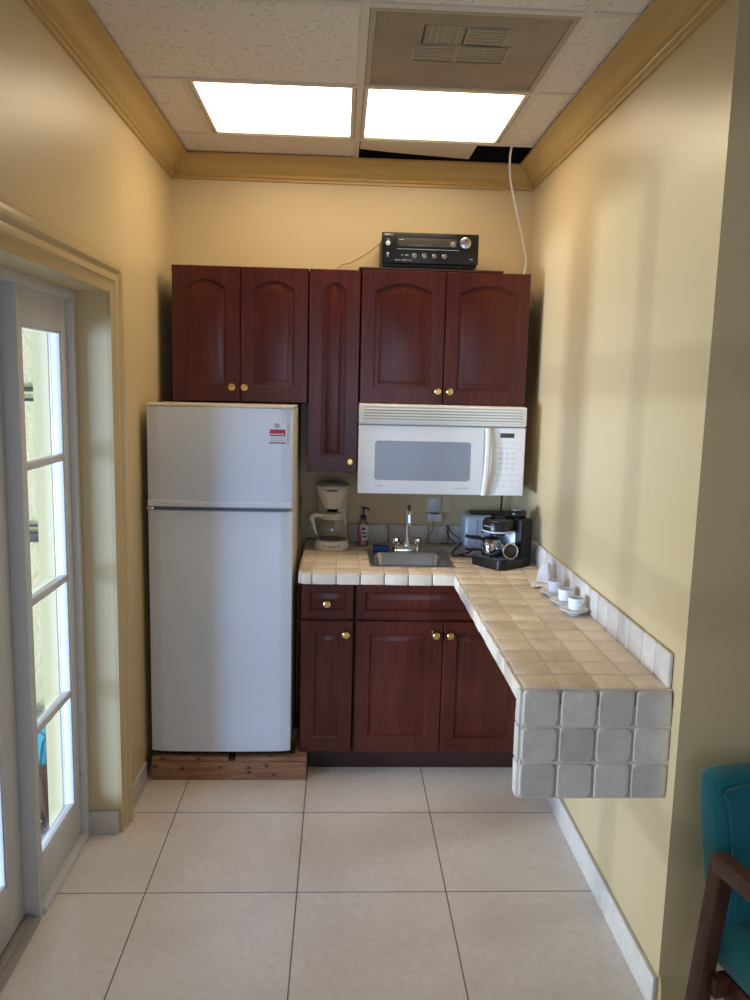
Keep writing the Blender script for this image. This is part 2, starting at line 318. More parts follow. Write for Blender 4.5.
# glazed door and sidelights in the left opening
FX0,FX1=-.956,-.903
mb=MB().box(FX0,FX1,OY1-.035,OY1,0,OZ,.002).box(-.995,FX1,OY0,OY0+.036,0,OZ,.002).box(-.995,FX1,OY0+.035,OY1-.035,OZ-.032,OZ,.002)
mb.box(-.992,-.908,2.321,2.354,0,OZ-.03,.002)
fr=struct(mb.build('trim_7','white_frame',smooth=30),'white frame and mullions of the glazed door opening','door frame')
MB().box(-.985,-.957,OY1-.035,OY1-.001,.022,OZ-.002,.002).build('frame_shade','sill_metal',fr)  # added strip; its grey stands in for shade on the white frame
mb=MB()
for z in (.25,.62,1.0,1.38,1.72): mb.lathe([(.005,0),(.004,.002),(.001,.0025)],(-.922,OY1-.035,z),(0,-1,0),10)
mb.build('screw','screw_grey',fr)
def sash(name, y0,y1,label,cat, xr, stile=.05, cols=1, z0=.022,z1=1.94,gz0=.16,gz1=1.83,rows=4, xt=.04):
    xa,xb=xr-xt,xr; g0,g1=y0+stile,y1-stile
    m_=MB().box(xa,xb,y0,g0,z0,z1,.002).box(xa,xb,g1,y1,z0,z1,.002).box(xa,xb,g0,g1,z0,gz0,.002).box(xa,xb,g0,g1,gz1,z1,.002)
    o=struct(m_.build(name,'white_frame',smooth=30),label,cat)
    mm=MB()
    for k in range(1,rows): z=gz0+(gz1-gz0)*k/rows; mm.box(xa+.008,xb-.006,g0,g1,z-.012,z+.012,.003)
    for k in range(1,cols): y=g0+(g1-g0)*k/cols; mm.box(xa+.009,xb-.007,y-.012,y+.012,gz0,gz1,.003)
    mm.build('muntin','white_frame',o)
    bead=MB()
    for (a,b,c,d) in ((g0,g0+.008,gz0,gz1),(g1-.008,g1,gz0,gz1),(g0,g1,gz0,gz0+.008),(g0,g1,gz1-.008,gz1)): bead.box(xa+.012,xb-.004,a,b,c,d,.002)
    bead.build('glazing_bead','white_frame',o)
    MB().box(xa+.002,xa+.006,g0,g1,gz0,gz1).build('window_pane','pane_glass',o,smooth=0)
    return o
sash('window_1',2.352,2.78,'narrow white framed sidelight with four stacked glass panes','window',-.925)
d=sash('door_1',1.387,2.32,'white framed glazed door at the left edge','door',-.955,stile=.11,cols=2,gz0=.19,xt=.038)
mb=MB().box(-.955,-.943,1.425,1.465,.95,1.13,.004); mb.lathe([(.012,0),(.012,.035)],(-.943,1.445,1.05),(1,0,0),12)
mb.box(-.918,-.900,1.435,1.545,1.04,1.06,.006); mb.build('door_handle','brushed_steel',d)
mb=MB().box(FX0,-.900,2.352,2.78,0,.022,.002)
struct(mb.build('trim_8','white_frame',smooth=30),'white sill strip under the sidelight','door sill')
struct(MB().box(-.995,-.905,1.387,2.32,0,.016,.003).box(-.995,-.952,1.387,2.32,.015,.024).box(-.950,-.925,1.387,2.32,.016,.022,.002).build('trim_9','sill_metal',smooth=30),'grey metal threshold under the glazed door','threshold')

# outdoors
struct(MB().box(-9,-1.06,-4,9,-.90,-.80).build('ground_outside','terrace',smooth=0),'grey green terrace floor outside','ground')
struct(MB().box(-6,-1.06,4.2,4.5,-.80,4).build('wall_outside','stucco',smooth=0),'sunlit pale yellow stucco wall outside the sidelight','wall')
struct(MB().box(-1.053,-1.0,OY1-.004,OY1+.10,-.80,2.3).build('trim_10','stucco_smooth',smooth=0),'smooth yellow outer reveal beside the sidelight','reveal')
for i,(z,a,b,m_,lb) in enumerate(((1.615,.022,.012,'cord_black','upper black bar on the stucco wall outside'),(.86,.02,.028,'rail_brown','lower brown bar on the stucco wall outside'))):
    mb=MB().tube([(-3,4.12,z),(-1.15,4.12,z)],b,8).tube([(-3,4.12,z-.06 if i==0 else z+.055),(-1.15,4.12,z-.05 if i==0 else z+.06)],.009,6)
    for x in (-2.6,-1.3): mb.box(x-.01,x+.01,4.12,4.2,z-.01,z+.01)
    tag(mb.build('wall_bar',m_,base=(-2,4.12,z)),lb,'bar','bars on the stucco wall outside')

# ------------------------------------------------------------------ cabinets
def panel_door(x0,x1,z0,z1,yf,t=.02,st=.058,bot=.066,top=.055,rise=.032,n=14,raised=True):
    mb=MB(); pl,pr,pb=x0+st,x1-st,z0+bot; zs=z1-top-rise
    def out(d):
        P=[(pl+d,pb+d),(pr-d,pb+d)]
        for k in range(n+1):
            s=1-2*k/n; x=(pl+pr)/2+s*((pr-pl)/2-d); w_=0 if abs(s)>.92 else 1-(s/.92)**2
            P.append((x,zs-d+rise*w_))
        return P
    def rect(e):
        P=[(x0+e,z0+e),(x1-e,z0+e)]
        for k in range(n+1): P.append((x1-e-(x1-x0-2*e)*k/n,z1-e))
        return P
    R=[[(x,yf+t,z) for x,z in rect(0)],[(x,yf+.003,z) for x,z in rect(0)],[(x,yf,z) for x,z in rect(.003)]]
    for d_,dy in ((0,0),(.003,.0045),(.006,.0045),(.008,.0075),(.013,.0075),(.030,.0015),(.033,.001)):
        R.append([(x,yf+dy,z) for x,z in out(d_)])
    mb.loft(R); return mb
def knob(x,z,yf,parent):
    MB().lathe([(.010,0),(.008,.004),(.006,.010),(.0145,.014),(.0165,.019),(.0150,.024),(.010,.0265),(.0085,.0245),(.004,.0245),(.0035,.027),(0,.028)],(x,yf,z),(0,-1,0),20).build('knob','brass',parent)
YU=3.56
def wall_cabinet(x0,x1,z0,z1,doors,label):
    t=thing('wall_cabinet',label,'cabinet',((x0+x1)/2,YB-.003,z0),'cherry wall cabinets')
    MB().box(x0,x1,YU+.0215,YB-.003,z0,z1,.0015).build('carcass','cherry_wood',t)
    for (a,b,kx,kz) in doors:
        d=panel_door(a,b,z0-.002,z1-.002,YU).build('door','cherry_wood',t,smooth=28); knob(kx,kz,YU,d)
wall_cabinet(-.735,-.147,1.594,2.170,((-.733,-.4425,-.474,1.655),(-.4395,-.148,-.420,1.655)),'two door cherry wall cabinet hanging above the refrigerator')
wall_cabinet(-.144,.079,1.289,2.170,((-.143,.078,.047,1.339),),'tall narrow cherry wall cabinet with one door, above the coffee maker')
wall_cabinet(.083,.823,1.600,2.174,((.084,.4505,.427,1.657),(.4535,.822,.480,1.657)),'two door cherry wall cabinet above the microwave')
YBF=3.27
def drawer_front(x0,x1,z0,z1,yf): return panel_door(x0,x1,z0,z1,yf,st=.035,bot=.035,top=.035,rise=0,n=2)
t=thing('base_cabinet','narrow cherry base cabinet with one drawer over one door, beside the refrigerator','cabinet',(-.04,YB-.003,0),'cherry base cabinets')
MB().box(-.152,.073,YBF+.0215,YB-.003,.102,.853,.0015).build('carcass','cherry_wood',t)
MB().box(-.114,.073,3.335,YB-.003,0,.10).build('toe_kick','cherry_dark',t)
d=drawer_front(-.150,.070,.699,.851,YBF).build('drawer','cherry_wood',t,smooth=28); knob(-.042,.766,YBF,d)
d=panel_door(-.150,.070,.102,.689,YBF,rise=0,n=2).build('door','cherry_wood',t,smooth=28); knob(.040,.633,YBF,d)
t=thing('base_cabinet','wide cherry sink base cabinet with two doors under the tiled counter','cabinet',(.48,YB-.003,0),'cherry base cabinets')
mb=MB().box(.076,.886,YBF+.0215,3.30,.10,.853,.0015).box(.076,.095,3.30,YB-.003,.10,.853).box(.867,.886,3.30,YB-.003,.10,.853).box(.095,.867,3.30,YB-.003,.10,.12).box(.095,.867,YB-.02,YB-.003,.12,.853)
mb.build('carcass','cherry_wood',t)
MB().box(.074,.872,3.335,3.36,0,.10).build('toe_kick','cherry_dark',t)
drawer_front(.083,.830,.699,.851,YBF).build('false_drawer_front','cherry_wood',t,smooth=28)
d=panel_door(.083,.4535,.102,.689,YBF,rise=0,n=2).build('door','cherry_wood',t,smooth=28); knob(.423,.633,YBF,d)
d=panel_door(.4565,.830,.102,.689,YBF,rise=0,n=2).build('door','cherry_wood',t,smooth=28); knob(.483,.633,YBF,d)

# ------------------------------------------------------------------ tiled counter
PX0,PX1,PY0 = .494,.891,1.985; ZCT=.905; CY0=3.236; CX0=-.152
t=thing('tiled_counter','L shaped counter covered in tumbled beige stone tiles with a tiled drop end','counter',(PX1,YB-.003,.60))
SK=(.150,.494,3.362,3.706)   # sink hole
def cells(x0,x1,y0,y1,holes):
    out=[]; xs=[x0+.1*i for i in range(int((x1-x0)/.1)+2) if x0+.1*i<x1-.004]; ys=[y0+.1*i for i in range(int((y1-y0)/.1)+2) if y0+.1*i<y1-.004]
    for a in xs:
        for b in ys:
            parts=[(a,min(a+.1,x1),b,min(b+.1,y1))]
            for h in holes:
                np_=[]
                for (c0,c1,d0,d1) in parts:
                    if c1<=h[0] or c0>=h[1] or d1<=h[2] or d0>=h[3]: np_.append((c0,c1,d0,d1)); continue
                    if c0<h[0]: np_.append((c0,h[0],d0,d1))
                    if c1>h[1]: np_.append((h[1],c1,d0,d1))
                    m0,m1=max(c0,h[0]),min(c1,h[1])
                    if d0<h[2]: np_.append((m0,m1,d0,h[2]))
                    if d1>h[3]: np_.append((m0,m1,h[3],d1))
                parts=np_
            out+=[p for p in parts if p[1]-p[0]>.008 and p[3]-p[2]>.008]
    return out
g=.0022; mb=MB(); mh=.006
for (a,b,c,d) in cells(PX0,PX1,PY0,YB-.015,[])[:]:
    if a>PX0+.395: continue
    if d>3.36 and a<SK[1]: 
        a=max(a,SK[1])
        if b-a<.01: continue
    mb.box(a+g,b-g,c+g,d-g,ZCT-.012,ZCT,.004,2,.0012,flat=True)
for (a,b,c,d) in cells(CX0+.047,PX0,CY0,YB-.015,[SK]): mb.box(a+g,b-g,c+g,d-g,ZCT-.012,ZCT,.004,2,.0012,flat=True)
for k in range(7):
    c=CY0+.1*k; d=min(c+.1,YB-.015); mb.box(CX0+.002,CX0+.047-g,c+g,d-g,ZCT-.012,ZCT,.004,2,.0012,flat=True)
mb.build('surface_tiles','travertine',t,smooth=60)
mb=MB()  # edge tiles: front of the sink run, inner side of the peninsula, left return
for k in range(7):
    a=CX0+.002+ (0 if k==0 else .045+.1*(k-1)); b=CX0+.047+.1*k
    mb.box(a+g,min(b,PX0+.004)-g,CY0-.010,CY0+.002,ZCT-.048,ZCT-.003,.004,2,.0012)
for k in range(13):
    c=PY0+.012+.1*k; d=min(c+.1,CY0-.01)
    if d-c>.01: mb.box(PX0-.010,PX0+.002,c+g,d-g,ZCT-.048,ZCT-.003,.004,2,.0015)
for k in range(7):
    c=CY0+.1*k; mb.box(CX0-.010,CX0+.002,c+g,min(c+.1,YB-.015)-g,ZCT-.048,ZCT-.003,.004,2,.001)
mb.build('edge_tiles','travertine',t,smooth=60)
def tumbled(mb,x0,x1,z0,z1,yf,yb):
    rings=[]
    for y,e in ((yb,0),(yf+.005,0),(yf+.0015,.0016),(yf,.0045),(yf,.0075)):
        rings.append((y,e))
    base=[(x,z) for x,z,_ in rrect((x0+x1)/2,(z0+z1)/2,(x1-x0)/2,(z1-z0)/2,random.uniform(.010,.015),0,4)]
    jt=[(random.uniform(-.0007,.0007),random.uniform(-.0007,.0007)) for _ in base]; cx_,cz_=(x0+x1)/2,(z0+z1)/2
    mb.loft([[(cx_+(x+j[0]-cx_)*(1-e/.05),y,cz_+(z+j[1]-cz_)*(1-e/.05)) for (x,z),j in zip(base,jt)] for y,e in rings])
mb=MB()  # drop end
for i in range(4):
    for j in range(3):
        a=PX0-.004+.1000*i; z1=ZCT-.004-.1005*j; tumbled(mb,a+.0018,a+.0982,z1-.1005+.0018,z1-.0018,PY0-.0125,PY0+.001)
for j in range(3):
    z1=ZCT-.004-.1005*j; mb.box(PX0-.012,PX0-.001,PY0-.004,PY0+.034,z1-.1005+g,z1-g,.004,2,.0016)
mb.build('drop_end_tiles','travertine_base_shade',t,smooth=24)  # greyer stone copy; shade of the end face is in its colour
mb=MB()
for k in range(20):
    c=PY0+.002+.1*k; d=min(c+.1,YB-.016)
    if d-c>.01: mb.box(PX1-.012,PX1-.001,c+g,d-g,ZCT-.001,ZCT+.094,.003,2,.0008)
for k in range(11):
    a=CX0+.1*k; b=min(a+.1,PX1-.013)
    if b-a>.01: mb.box(a+g,b-g,YB-.016,YB-.003,ZCT-.001,ZCT+.090,.003,2,.0008)
mb.build('backsplash_tiles','travertine_base_shade',t,smooth=60)
mb=MB().box(PX0,PX1,PY0,CY0,ZCT-.048,ZCT-.0018)
for (a,b,c,d) in ((CX0,SK[0],CY0,YB-.004),(SK[0],SK[1],CY0,SK[2]),(SK[0],SK[1],SK[3],YB-.004),(SK[1],PX1,CY0,YB-.004)): mb.box(a,b,c,d,ZCT-.048,ZCT-.0018)
mb.box(PX0-.003,PX1,PY0-.0085,PY0+.03,ZCT-.306,ZCT-.045)
mb.build('grout_bed','grout',t,smooth=0)

# ------------------------------------------------------------------ refrigerator on its timber plinth
t=thing('timber_plinth','rough brown timber plinth lifting the refrigerator off the floor','plinth',(-.445,3.55,0))
MB().box(-.772,-.119,3.215,3.253,0,.080,.002).build('front_board','rough_timber',t)
mb=MB().box(-.772,-.45,3.222,3.262,.081,.100,.002).box(-.42,-.119,3.222,3.262,.081,.100,.002).box(-.772,-.73,3.262,YB-.01,.0,.100).box(-.170,-.119,3.262,YB-.01,.0,.100).box(-.73,-.162,3.82,YB-.01,0,.100).box(-.73,-.162,3.50,3.54,0,.100)
mb.build('top_frame','rough_timber',t)
fx0,fx1=-.772,-.188
t=thing('refrigerator','white two door top freezer refrigerator standing on a timber plinth','refrigerator',(-.476,3.55,.100))
MB().box(fx0+.003,fx1-.0,3.292,3.865,.125,1.574,.006).build('body','fridge_side',t)
def bulge(z0,z1,ya,yb,dep=.006):
    n=12; poly=[]
    for k in range(n+1):
        s=-1+2*k/n; x=(fx0+fx1)/2+s*(fx1-fx0)/2; poly.append((x,ya-dep*(1-s*s)+(.008*max(0,abs(s)-.9)/.1)))
    poly+=[(fx1,yb),(fx0,yb)]
    return MB().prism(poly,z0,z1,'z',.0035,2)
fd=bulge(1.173,1.575,3.228,3.284).build('freezer_door','fridge_enamel',t,smooth=40)
rd=bulge(.124,1.157,3.228,3.284).build('fridge_door','fridge_enamel',t,smooth=40)
n=12; top=[]; 
for k in range(n+1):
    s=-1+2*k/n; top.append(((fx0+fx1)/2+s*.288-.0,1.202-.006*(1-s*s)))
poly=[(-.768,1.1745),(-.192,1.1745)]+top[::-1]
MB().prism(poly,3.2145,3.235,'y',.002).build('handle_lip','fridge_enamel',fd)
MB().box(fx0+.03,fx1-.03,3.250,3.284,1.155,1.175).build('handle_recess','grey_plastic',t)
mb=MB().box(fx0+.008,fx1-.008,3.283,3.293,1.18,1.568).box(fx0+.008,fx1-.008,3.283,3.293,.132,1.152); mb.build('gasket','fridge_gasket',t)
MB().box(fx0,fx1,3.226,3.86,1.5752,1.584,.003).build('top_cap','fridge_side',t)
for x in (-.745,-.207): MB().box(x-.022,x+.022,3.235,3.30,1.584,1.588,.0015).build('hinge_cap','appliance_white',t)
MB().box(-.775,-.745,3.222,3.26,1.159,1.171,.002).build('hinge','brushed_steel',t)
for (x,y) in ((-.72,3.33),(-.235,3.33),(-.72,3.80),(-.235,3.80)): MB().lathe([(.018,0),(.018,.012),(.010,.014),(.010,.026)],(x,y,.1005),(0,0,1),14).build('foot','black_plastic',t)
yS=3.2232
sb=MB().box(-.288,-.212,yS,yS+.003,1.430,1.520,.0004).build('sticker','sticker_white',fd)
MB().lathe([(.0105,0),(.0105,.0006),(.0075,.0006),(.0075,.0003),(0,.0003)],(-.252,yS-.0002,1.508),(0,-1,0),18).build('emblem','grey_print',sb)
MB().box(-.281,-.219,yS-.0005,yS,1.466,1.493).build('red_block','red_print',sb)
mb=MB()
for i in range(7): mb.box(-.277+i*.0078,-.277+i*.0078+.0052,yS-.001,yS-.0004,1.4705+(i%2)*.001,1.4765)
mb.build('print_marks','white_print',sb)
mb=MB()
for z in (1.455,1.448):
    for i in range(5): mb.box(-.275+i*.0108,-.275+i*.0108+.0075,yS-.0005,yS,z,z+.0026)
mb.build('small_print','grey_print',sb)
MB().box(-.283,-.217,yS-.0005,yS,1.4365,1.4415).build('red_line','red_print',sb)
MB().tube(spline([(-.181,3.80,1.15),(-.181,3.62,.70),(-.180,3.56,.42),(-.180,3.58,.30),(-.181,3.62,.13)],8),.004,8).build('power_cord','cord_tan',t)['label']='thin pale cord'

# ------------------------------------------------------------------ microwave
YM=3.49; t=thing('microwave','white over the range microwave with grey window under the wall cabinet','microwave',(.45,YB-.003,1.2035))
MB().box(.083,.816,YM+.032,YB-.003,1.205,1.597,.004).build('body','appliance_white',t)
vg=MB().box(.080,.818,YM-.004,YM+.034,1.510,1.5965,.007,3).build('vent_grille','appliance_cream',t)
MB().box(.103,.797,YM-.0046,YM-.003,1.522,1.586).build('slot_shade','vent_shadow',vg,smooth=0)  # grey strip painted as the shade between the slats
for k in range(5):
    z=1.524+.0125*k; MB().prism([(YM-.010,z),(YM-.0045,z+.0005),(YM-.0045,z+.007),(YM-.008,z+.0068)],.104,.796,'x').build('slat','appliance_cream',vg,smooth=0)
md=MB().box(.081,.637,YM,YM+.030,1.2045,1.506,.005,3).build('door','appliance_white',t)
r=[[(x,YM-dy,z) for (x,z,_) in rrect(.3655,1.352,.2085+e,.084+e,.014,0)] for e,dy in ((.003,-.001),(.002,.0012),(0,.0008),(0,.0004))]
MB().loft(r).build('window','window_reflect_grey',md,smooth=20)  # grey base colour holds the daylight reflected in the glass
mb=MB()
for i in range(6): mb.box(.160+i*.0052,.160+i*.0052+.0038,YM-.0006,YM+.001,1.2385,1.2425)
mb.build('small_print','grey_print',md); mb=MB()
for i in range(14): mb.box(.505+i*.0052,.505+i*.0052+.004,YM-.0006,YM+.001,1.233,1.2355)
mb.build('small_print','grey_print',md)
rg=[]
for k in range(15):
    z=1.207+.297*k/14; s=k/14*2-1; yy=YM-.034+.012*s*s; xx=.6425+.004*(s*s-1)*-1+ .004*(s)
    hw=.0115; rg.append([(xx-hw,YM-.001 if k in(0,14) else yy+.016,z),(xx-hw,yy+.004,z),(xx-hw*.6,yy,z),(xx+hw*.6,yy,z),(xx+hw,yy+.004,z),(xx+hw,YM-.001 if k in(0,14) else yy+.016,z)])
MB().loft(rg).build('handle','appliance_cream',md,smooth=50)
cp=MB().box(.658,.817,YM,YM+.030,1.2045,1.506,.005,3).build('control_panel','appliance_white',t)
MB().box(.704,.766,YM-.001,YM+.002,1.462,1.482,.0006).build('display','lcd',cp)
for zz,nn,x0,dx,wd,ht in ((1.438,5,.682,.0245,.018,.006),(1.416,6,.682,.0205,.015,.006),(1.392,3,.703,.026,.017,.012),(1.370,3,.703,.026,.017,.012),(1.348,3,.703,.026,.017,.012),(1.326,3,.703,.026,.017,.012),(1.298,5,.682,.0245,.018,.006),(1.272,4,.690,.030,.022,.008),(1.246,4,.690,.030,.022,.008)):
    for i in range(nn): MB().box(x0+i*dx,x0+i*dx+wd,YM-.0008,YM+.001,zz-ht/2,zz+ht/2,.0004,1).build('button','panel_print',cp)
MB().box(.12,.78,3.55,3.84,1.2005,1.205).build('underside_filter','grey_plastic',t)
tag(MB().tube([(.802,3.86,1.206),(.802,3.87,1.10),(.802,3.88,.93)],.005,8).build('appliance_cord','cord_black',base=(.802,3.87,.93)),'black cord dropping from under the microwave behind the espresso machine','cord')

# ------------------------------------------------------------------ receiver on a thin board
tag(MB().box(.070,.700,3.562,YB-.006,2.1745,2.1825,.001).build('thin_board','board_dark',base=(.4,3.7,2.1745)),'thin dark board lying on top of the right wall cabinet','board')
rx0,rx1,ry=.166,.588,3.575; t=thing('stereo_receiver','black stereo receiver with silver volume knob on top of the wall cabinet','receiver',(.377,3.73,2.1825))
MB().box(rx0+.004,rx1-.004,ry+.018,ry+.31,2.197,2.330,.003).build('chassis','black_satin',t)
fp=MB().box(rx0,rx1,ry,ry+.020,2.205,2.334,.003).build('front_panel','black_plastic',t)
MB().box(rx0+.006,rx1-.012,ry+.006,ry+.020,2.190,2.204).build('lower_panel','black_satin',t)
for x in (rx0+.05,rx1-.05):
    for y in (ry+.05,ry+.26): MB().lathe([(.018,0),(.020,.010),(.016,.0145)],(x,y,2.1827),(0,0,1),16).build('foot','black_plastic',t)
MB().box(rx0+.068,rx0+.326,ry-.0012,ry+.003,2.276,2.310,.001).build('display','lcd',fp)
MB().box(rx0+.068,rx0+.335,ry-.0012,ry+.002,2.2635,2.2655).build('trim_line','grey_print',fp)
kb=MB().lathe([(.026,0),(.026,.014),(.0235,.018),(.021,.019),(0,.0192)],(rx0+.362,ry,2.294),(0,-1,0),28).build('volume_knob','knob_metal',fp)
MB().box(rx0+.3605,rx0+.3635,ry-.0205,ry-.019,2.300,2.316).build('pointer','black_plastic',kb)
for i in range(4): MB().lathe([(.0105,0),(.0100,.012),(.008,.014),(0,.0142)],(rx0+.142+.0435*i,ry,2.236),(0,-1,0),18).build('knob','knob_metal',fp)
MB().lathe([(.012,0),(.012,.004),(.009,.006),(0,.006)],(rx0+.309,ry,2.288),(0,-1,0),16).build('input_dial','grey_plastic',fp)
MB().lathe([(.010,0),(.010,.004),(.007,.005),(0,.005)],(rx0+.027,ry,2.287),(0,-1,0),16).build('power_button','silver_plastic',fp)
MB().lathe([(.005,0),(.005,.004),(0,.0042)],(rx0+.027,ry,2.244),(0,-1,0),12).build('headphone_socket','silver_plastic',fp)
MB().lathe([(.005,0),(.005,.004),(0,.0042)],(rx0+.027,ry,2.234),(0,-1,0),12).build('headphone_socket','grey_plastic',fp)
text('ONKYO',.0105,(rx0+.011,ry-.0002,2.3195),'white_print',fp)
mb=MB()
for i,(x,wd) in enumerate(((.058,.012),(.074,.010),(.091,.022),(.117,.016))): mb.box(rx0+x,rx0+x+wd,ry-.0006,ry+.001,2.2165,2.2195)
mb.build('small_print','grey_print',fp)
for x in (.086,.102,.110): MB().box(rx0+x,rx0+x+.006,ry-.0006,ry+.001,2.237,2.241).build('button','grey_print',fp)
MB().box(rx0+.386,rx0+.398,ry-.0006,ry+.001,2.227,2.2305).build('small_print','grey_print',fp)
MB().box(rx0+.022,rx0+.034,ry-.0006,ry+.001,2.3025,2.305).build('small_print','grey_print',fp)
MB().box(rx0+.076,rx0+.094,ry-.0018,ry-.001,2.302,2.3045).build('small_print','grey_print',fp)
tag(MB().tube(spline([(.72,3.578,2.75),(.713,3.575,2.705),(.716,3.62,2.66),(.745,3.72,2.59),(.800,3.80,2.46),(.848,3.85,2.33),(.862,3.86,2.27),(.852,3.85,2.20),(.848,3.85,2.10)],8),.0045,8).build('ceiling_cable','cord_white',base=(.85,3.85,2.1)),'white cable dropping from the open ceiling bay behind the cabinet','cable')
tag(MB().tube(spline([(.165,3.70,2.305),(.11,3.80,2.275),(.04,3.88,2.245),(-.01,3.895,2.23),(-.06,3.895,2.172)],6),.0018,6).build('speaker_wire','cord_tan',base=(0,3.88,2.17)),'thin tan wire running from the left of the black receiver','wire')

# ------------------------------------------------------------------ ceiling fittings
def light(x0,x1,y0,y1,label):
    t=thing('ceiling_light',label,'ceiling light',((x0+x1)/2,(y0+y1)/2,ZC),'square fluorescent ceiling panels')
    m_=MB()
    for b in ((x0,x1,y0,y0+.010),(x0,x1,y1-.010,y1),(x0,x0+.016,y0+.010,y1-.010),(x1-.016,x1,y0+.010,y1-.010)): m_.box(*b,ZC+.001,ZC+.03,.002)
    m_.build('frame','tee_white',t)
    MB().box(x0,x1,y0,y1,ZC+.031,ZC+.10).build('housing','tee_white',t)
    MB().box(x0+.016,x1-.016,y0+.010,y1-.010,ZC+.010,ZC+.016).build('diffuser','diffuser',t,smooth=0)
light(-.546,.036,2.959,3.541,'left lit square ceiling panel, above the refrigerator')
light(.064,.646,2.959,3.541,'right lit square ceiling panel, beside the open ceiling bay')
t=thing('return_air_grille','perforated metal return air grille in the ceiling in front of the lit panels','air grille',(.355,2.64,ZC))
mb=MB()
for b in ((.063,.647,2.348,2.366),(.063,.647,2.914,2.932),(.063,.081,2.366,2.914),(.629,.647,2.366,2.914)): mb.box(*b,ZC-.003,ZC+.02,.002)
mb.build('frame','louver_pale',t)
MB().box(.081,.629,2.366,2.914,ZC+.002,ZC+.008).build('perforated_panel','perforated_metal',t,smooth=0)
mb=MB(); 
for (x0,x1,y0,y1,nx) in ((.225,.345,2.45,2.57,1),(.352,.470,2.45,2.57,0),(.205,.335,2.575,2.70,0),(.342,.495,2.575,2.70,0)):
    for k in range(7):
        f=k/6
        if nx: mb.box(x0+(x1-x0)*f-.002,x0+(x1-x0)*f+.002,y0,y1,ZC+.0005,ZC+.003)
        else: mb.box(x0,x1,y0+(y1-y0)*f-.002,y0+(y1-y0)*f+.002,ZC+.0005,ZC+.003)
    for a in (x0,x1): mb.box(a-.003,a+.003,y0,y1,ZC+.0005,ZC+.003)
    for a in (y0,y1): mb.box(x0,x1,a-.003,a+.003,ZC+.0005,ZC+.003)
mb.build('louver_insert','louver_pale',t,smooth=0)
tl=MB().prism([(.066,3.572),(.566,3.572),(.563,3.800),(.20,3.735),(.066,3.700)],2.7035,2.7175,'z',.001).build('ceiling_tile','tile_plain',base=(.3,3.66,2.71))
tag(tl,'loose cut ceiling tile lying askew in the dark open bay at the back','ceiling tile')

# ------------------------------------------------------------------ sink, tap and things by it
t=thing('sink','small stainless steel drop in sink in the tiled counter','sink',(.323,3.534,.775))
cx,cy=.323,3.534; bx,by=.323,3.512
R=[rrect(cx,cy,.1835,.1875,.012,ZCT+.0005),rrect(cx,cy,.1830,.1870,.012,ZCT+.004),rrect(cx,cy,.178,.182,.012,ZCT+.005),rrect(bx,by,.158,.132,.035,ZCT+.003),rrect(bx,by,.154,.128,.035,ZCT-.004),rrect(bx,by,.142,.116,.04,ZCT-.115),rrect(bx,by,.122,.096,.045,ZCT-.128),rrect(bx,by,.035,.035,.03,ZCT-.131)]
o=MB().loft(R,False,True).build('basin','brushed_steel',t,smooth=50); sm_=o.modifiers.new('thick','SOLIDIFY'); sm_.thickness=.001; sm_.offset=-1
MB().lathe([(.036,0),(.034,.003),(.026,.001),(.024,-.0005),(0,-.0005)],(bx,by,ZCT-.1305),(0,0,1),20).build('drain','chrome',t)
t=thing('faucet','chrome gooseneck faucet with two handles at the back of the sink','faucet',(.323,3.683,ZCT+.0045))
z0=ZCT+.0045
R=[rrect(.323,3.683,a,b,b*.95,z0+c) for a,b,c in ((.068,.024,0),(.068,.024,.006),(.062,.020,.020),(.050,.016,.026))]
MB().loft(R).build('base','chrome',t)
sp=[(.323,3.683,z0+.02),(.323,3.683,z0+.10),(.323,3.683,z0+.175)]
for k in range(1,9):
    a=PI*k/8; sp.append((.323+.004*k/8,3.683-.035*(1-math.cos(a)),z0+.175+.042*math.sin(a)))
sp.append((.328,3.612,z0+.145))
MB().tube(sp,.0082,12).lathe([(.017,0),(.015,.02),(.010,.03)],(.323,3.683,z0+.018),(0,0,1),16).build('spout','chrome',t,smooth=60)
MB().lathe([(.0098,0),(.0098,.016)],(.328,3.612,z0+.132),(0,0,1),14).build('aerator','chrome',t)
for x in (.272,.374):
    MB().lathe([(.014,0),(.012,.008),(.019,.014),(.0205,.030),(.0185,.042),(.012,.047),(0,.0475)],(x,3.683,z0+.018),(0,0,1),10).build('handle','chrome',t,smooth=20)
tag(MB().box(.165,.240,3.657,3.705,ZCT+.006,ZCT+.028,.006,2,.002).build('sponge','sponge_blue',base=(.2,3.68,ZCT+.006)),'dark blue sponge at the back left corner of the sink','sponge')
t=thing('soap_dispenser','pump bottle of pinkish hand soap left of the sink','soap bottle',(.120,3.80,ZCT))
R=[rrect(.120,3.80,a,b,b*.9,ZCT+c) for a,b,c in ((.024,.017,.0008),(.0265,.0185,.006),(.0265,.0185,.085),(.024,.017,.105),(.014,.013,.122),(.0115,.0115,.130))]
MB().loft(R).build('bottle','soap_plastic',t)
R=[rrect(.122,3.80,.0245,.0196,.0172,ZCT+c) for c in (.030,.104)]
lb=MB().loft(R).build('label','soap_label',t)
mb=MB().box(.113,.130,3.7794,3.7806,ZCT+.080,ZCT+.094).box(.108,.137,3.7794,3.7806,ZCT+.062,ZCT+.070).box(.116,.139,3.7794,3.7806,ZCT+.046,ZCT+.054); mb.build('print_marks','soap_mark',lb)
mb=MB().box(.103,.112,3.7794,3.7806,ZCT+.033,ZCT+.056); mb.build('red_patch','label_red',lb)
MB().lathe([(.0145,0),(.0145,.018),(.008,.022),(.0045,.024),(.0045,.050),(.010,.052),(.010,.060),(0,.062)],(.120,3.80,ZCT+.130),(0,0,1),16).tube([(.120,3.80,ZCT+.187),(.136,3.785,ZCT+.187),(.146,3.775,ZCT+.180)],.0042,8).build('pump','soap_pump',t)
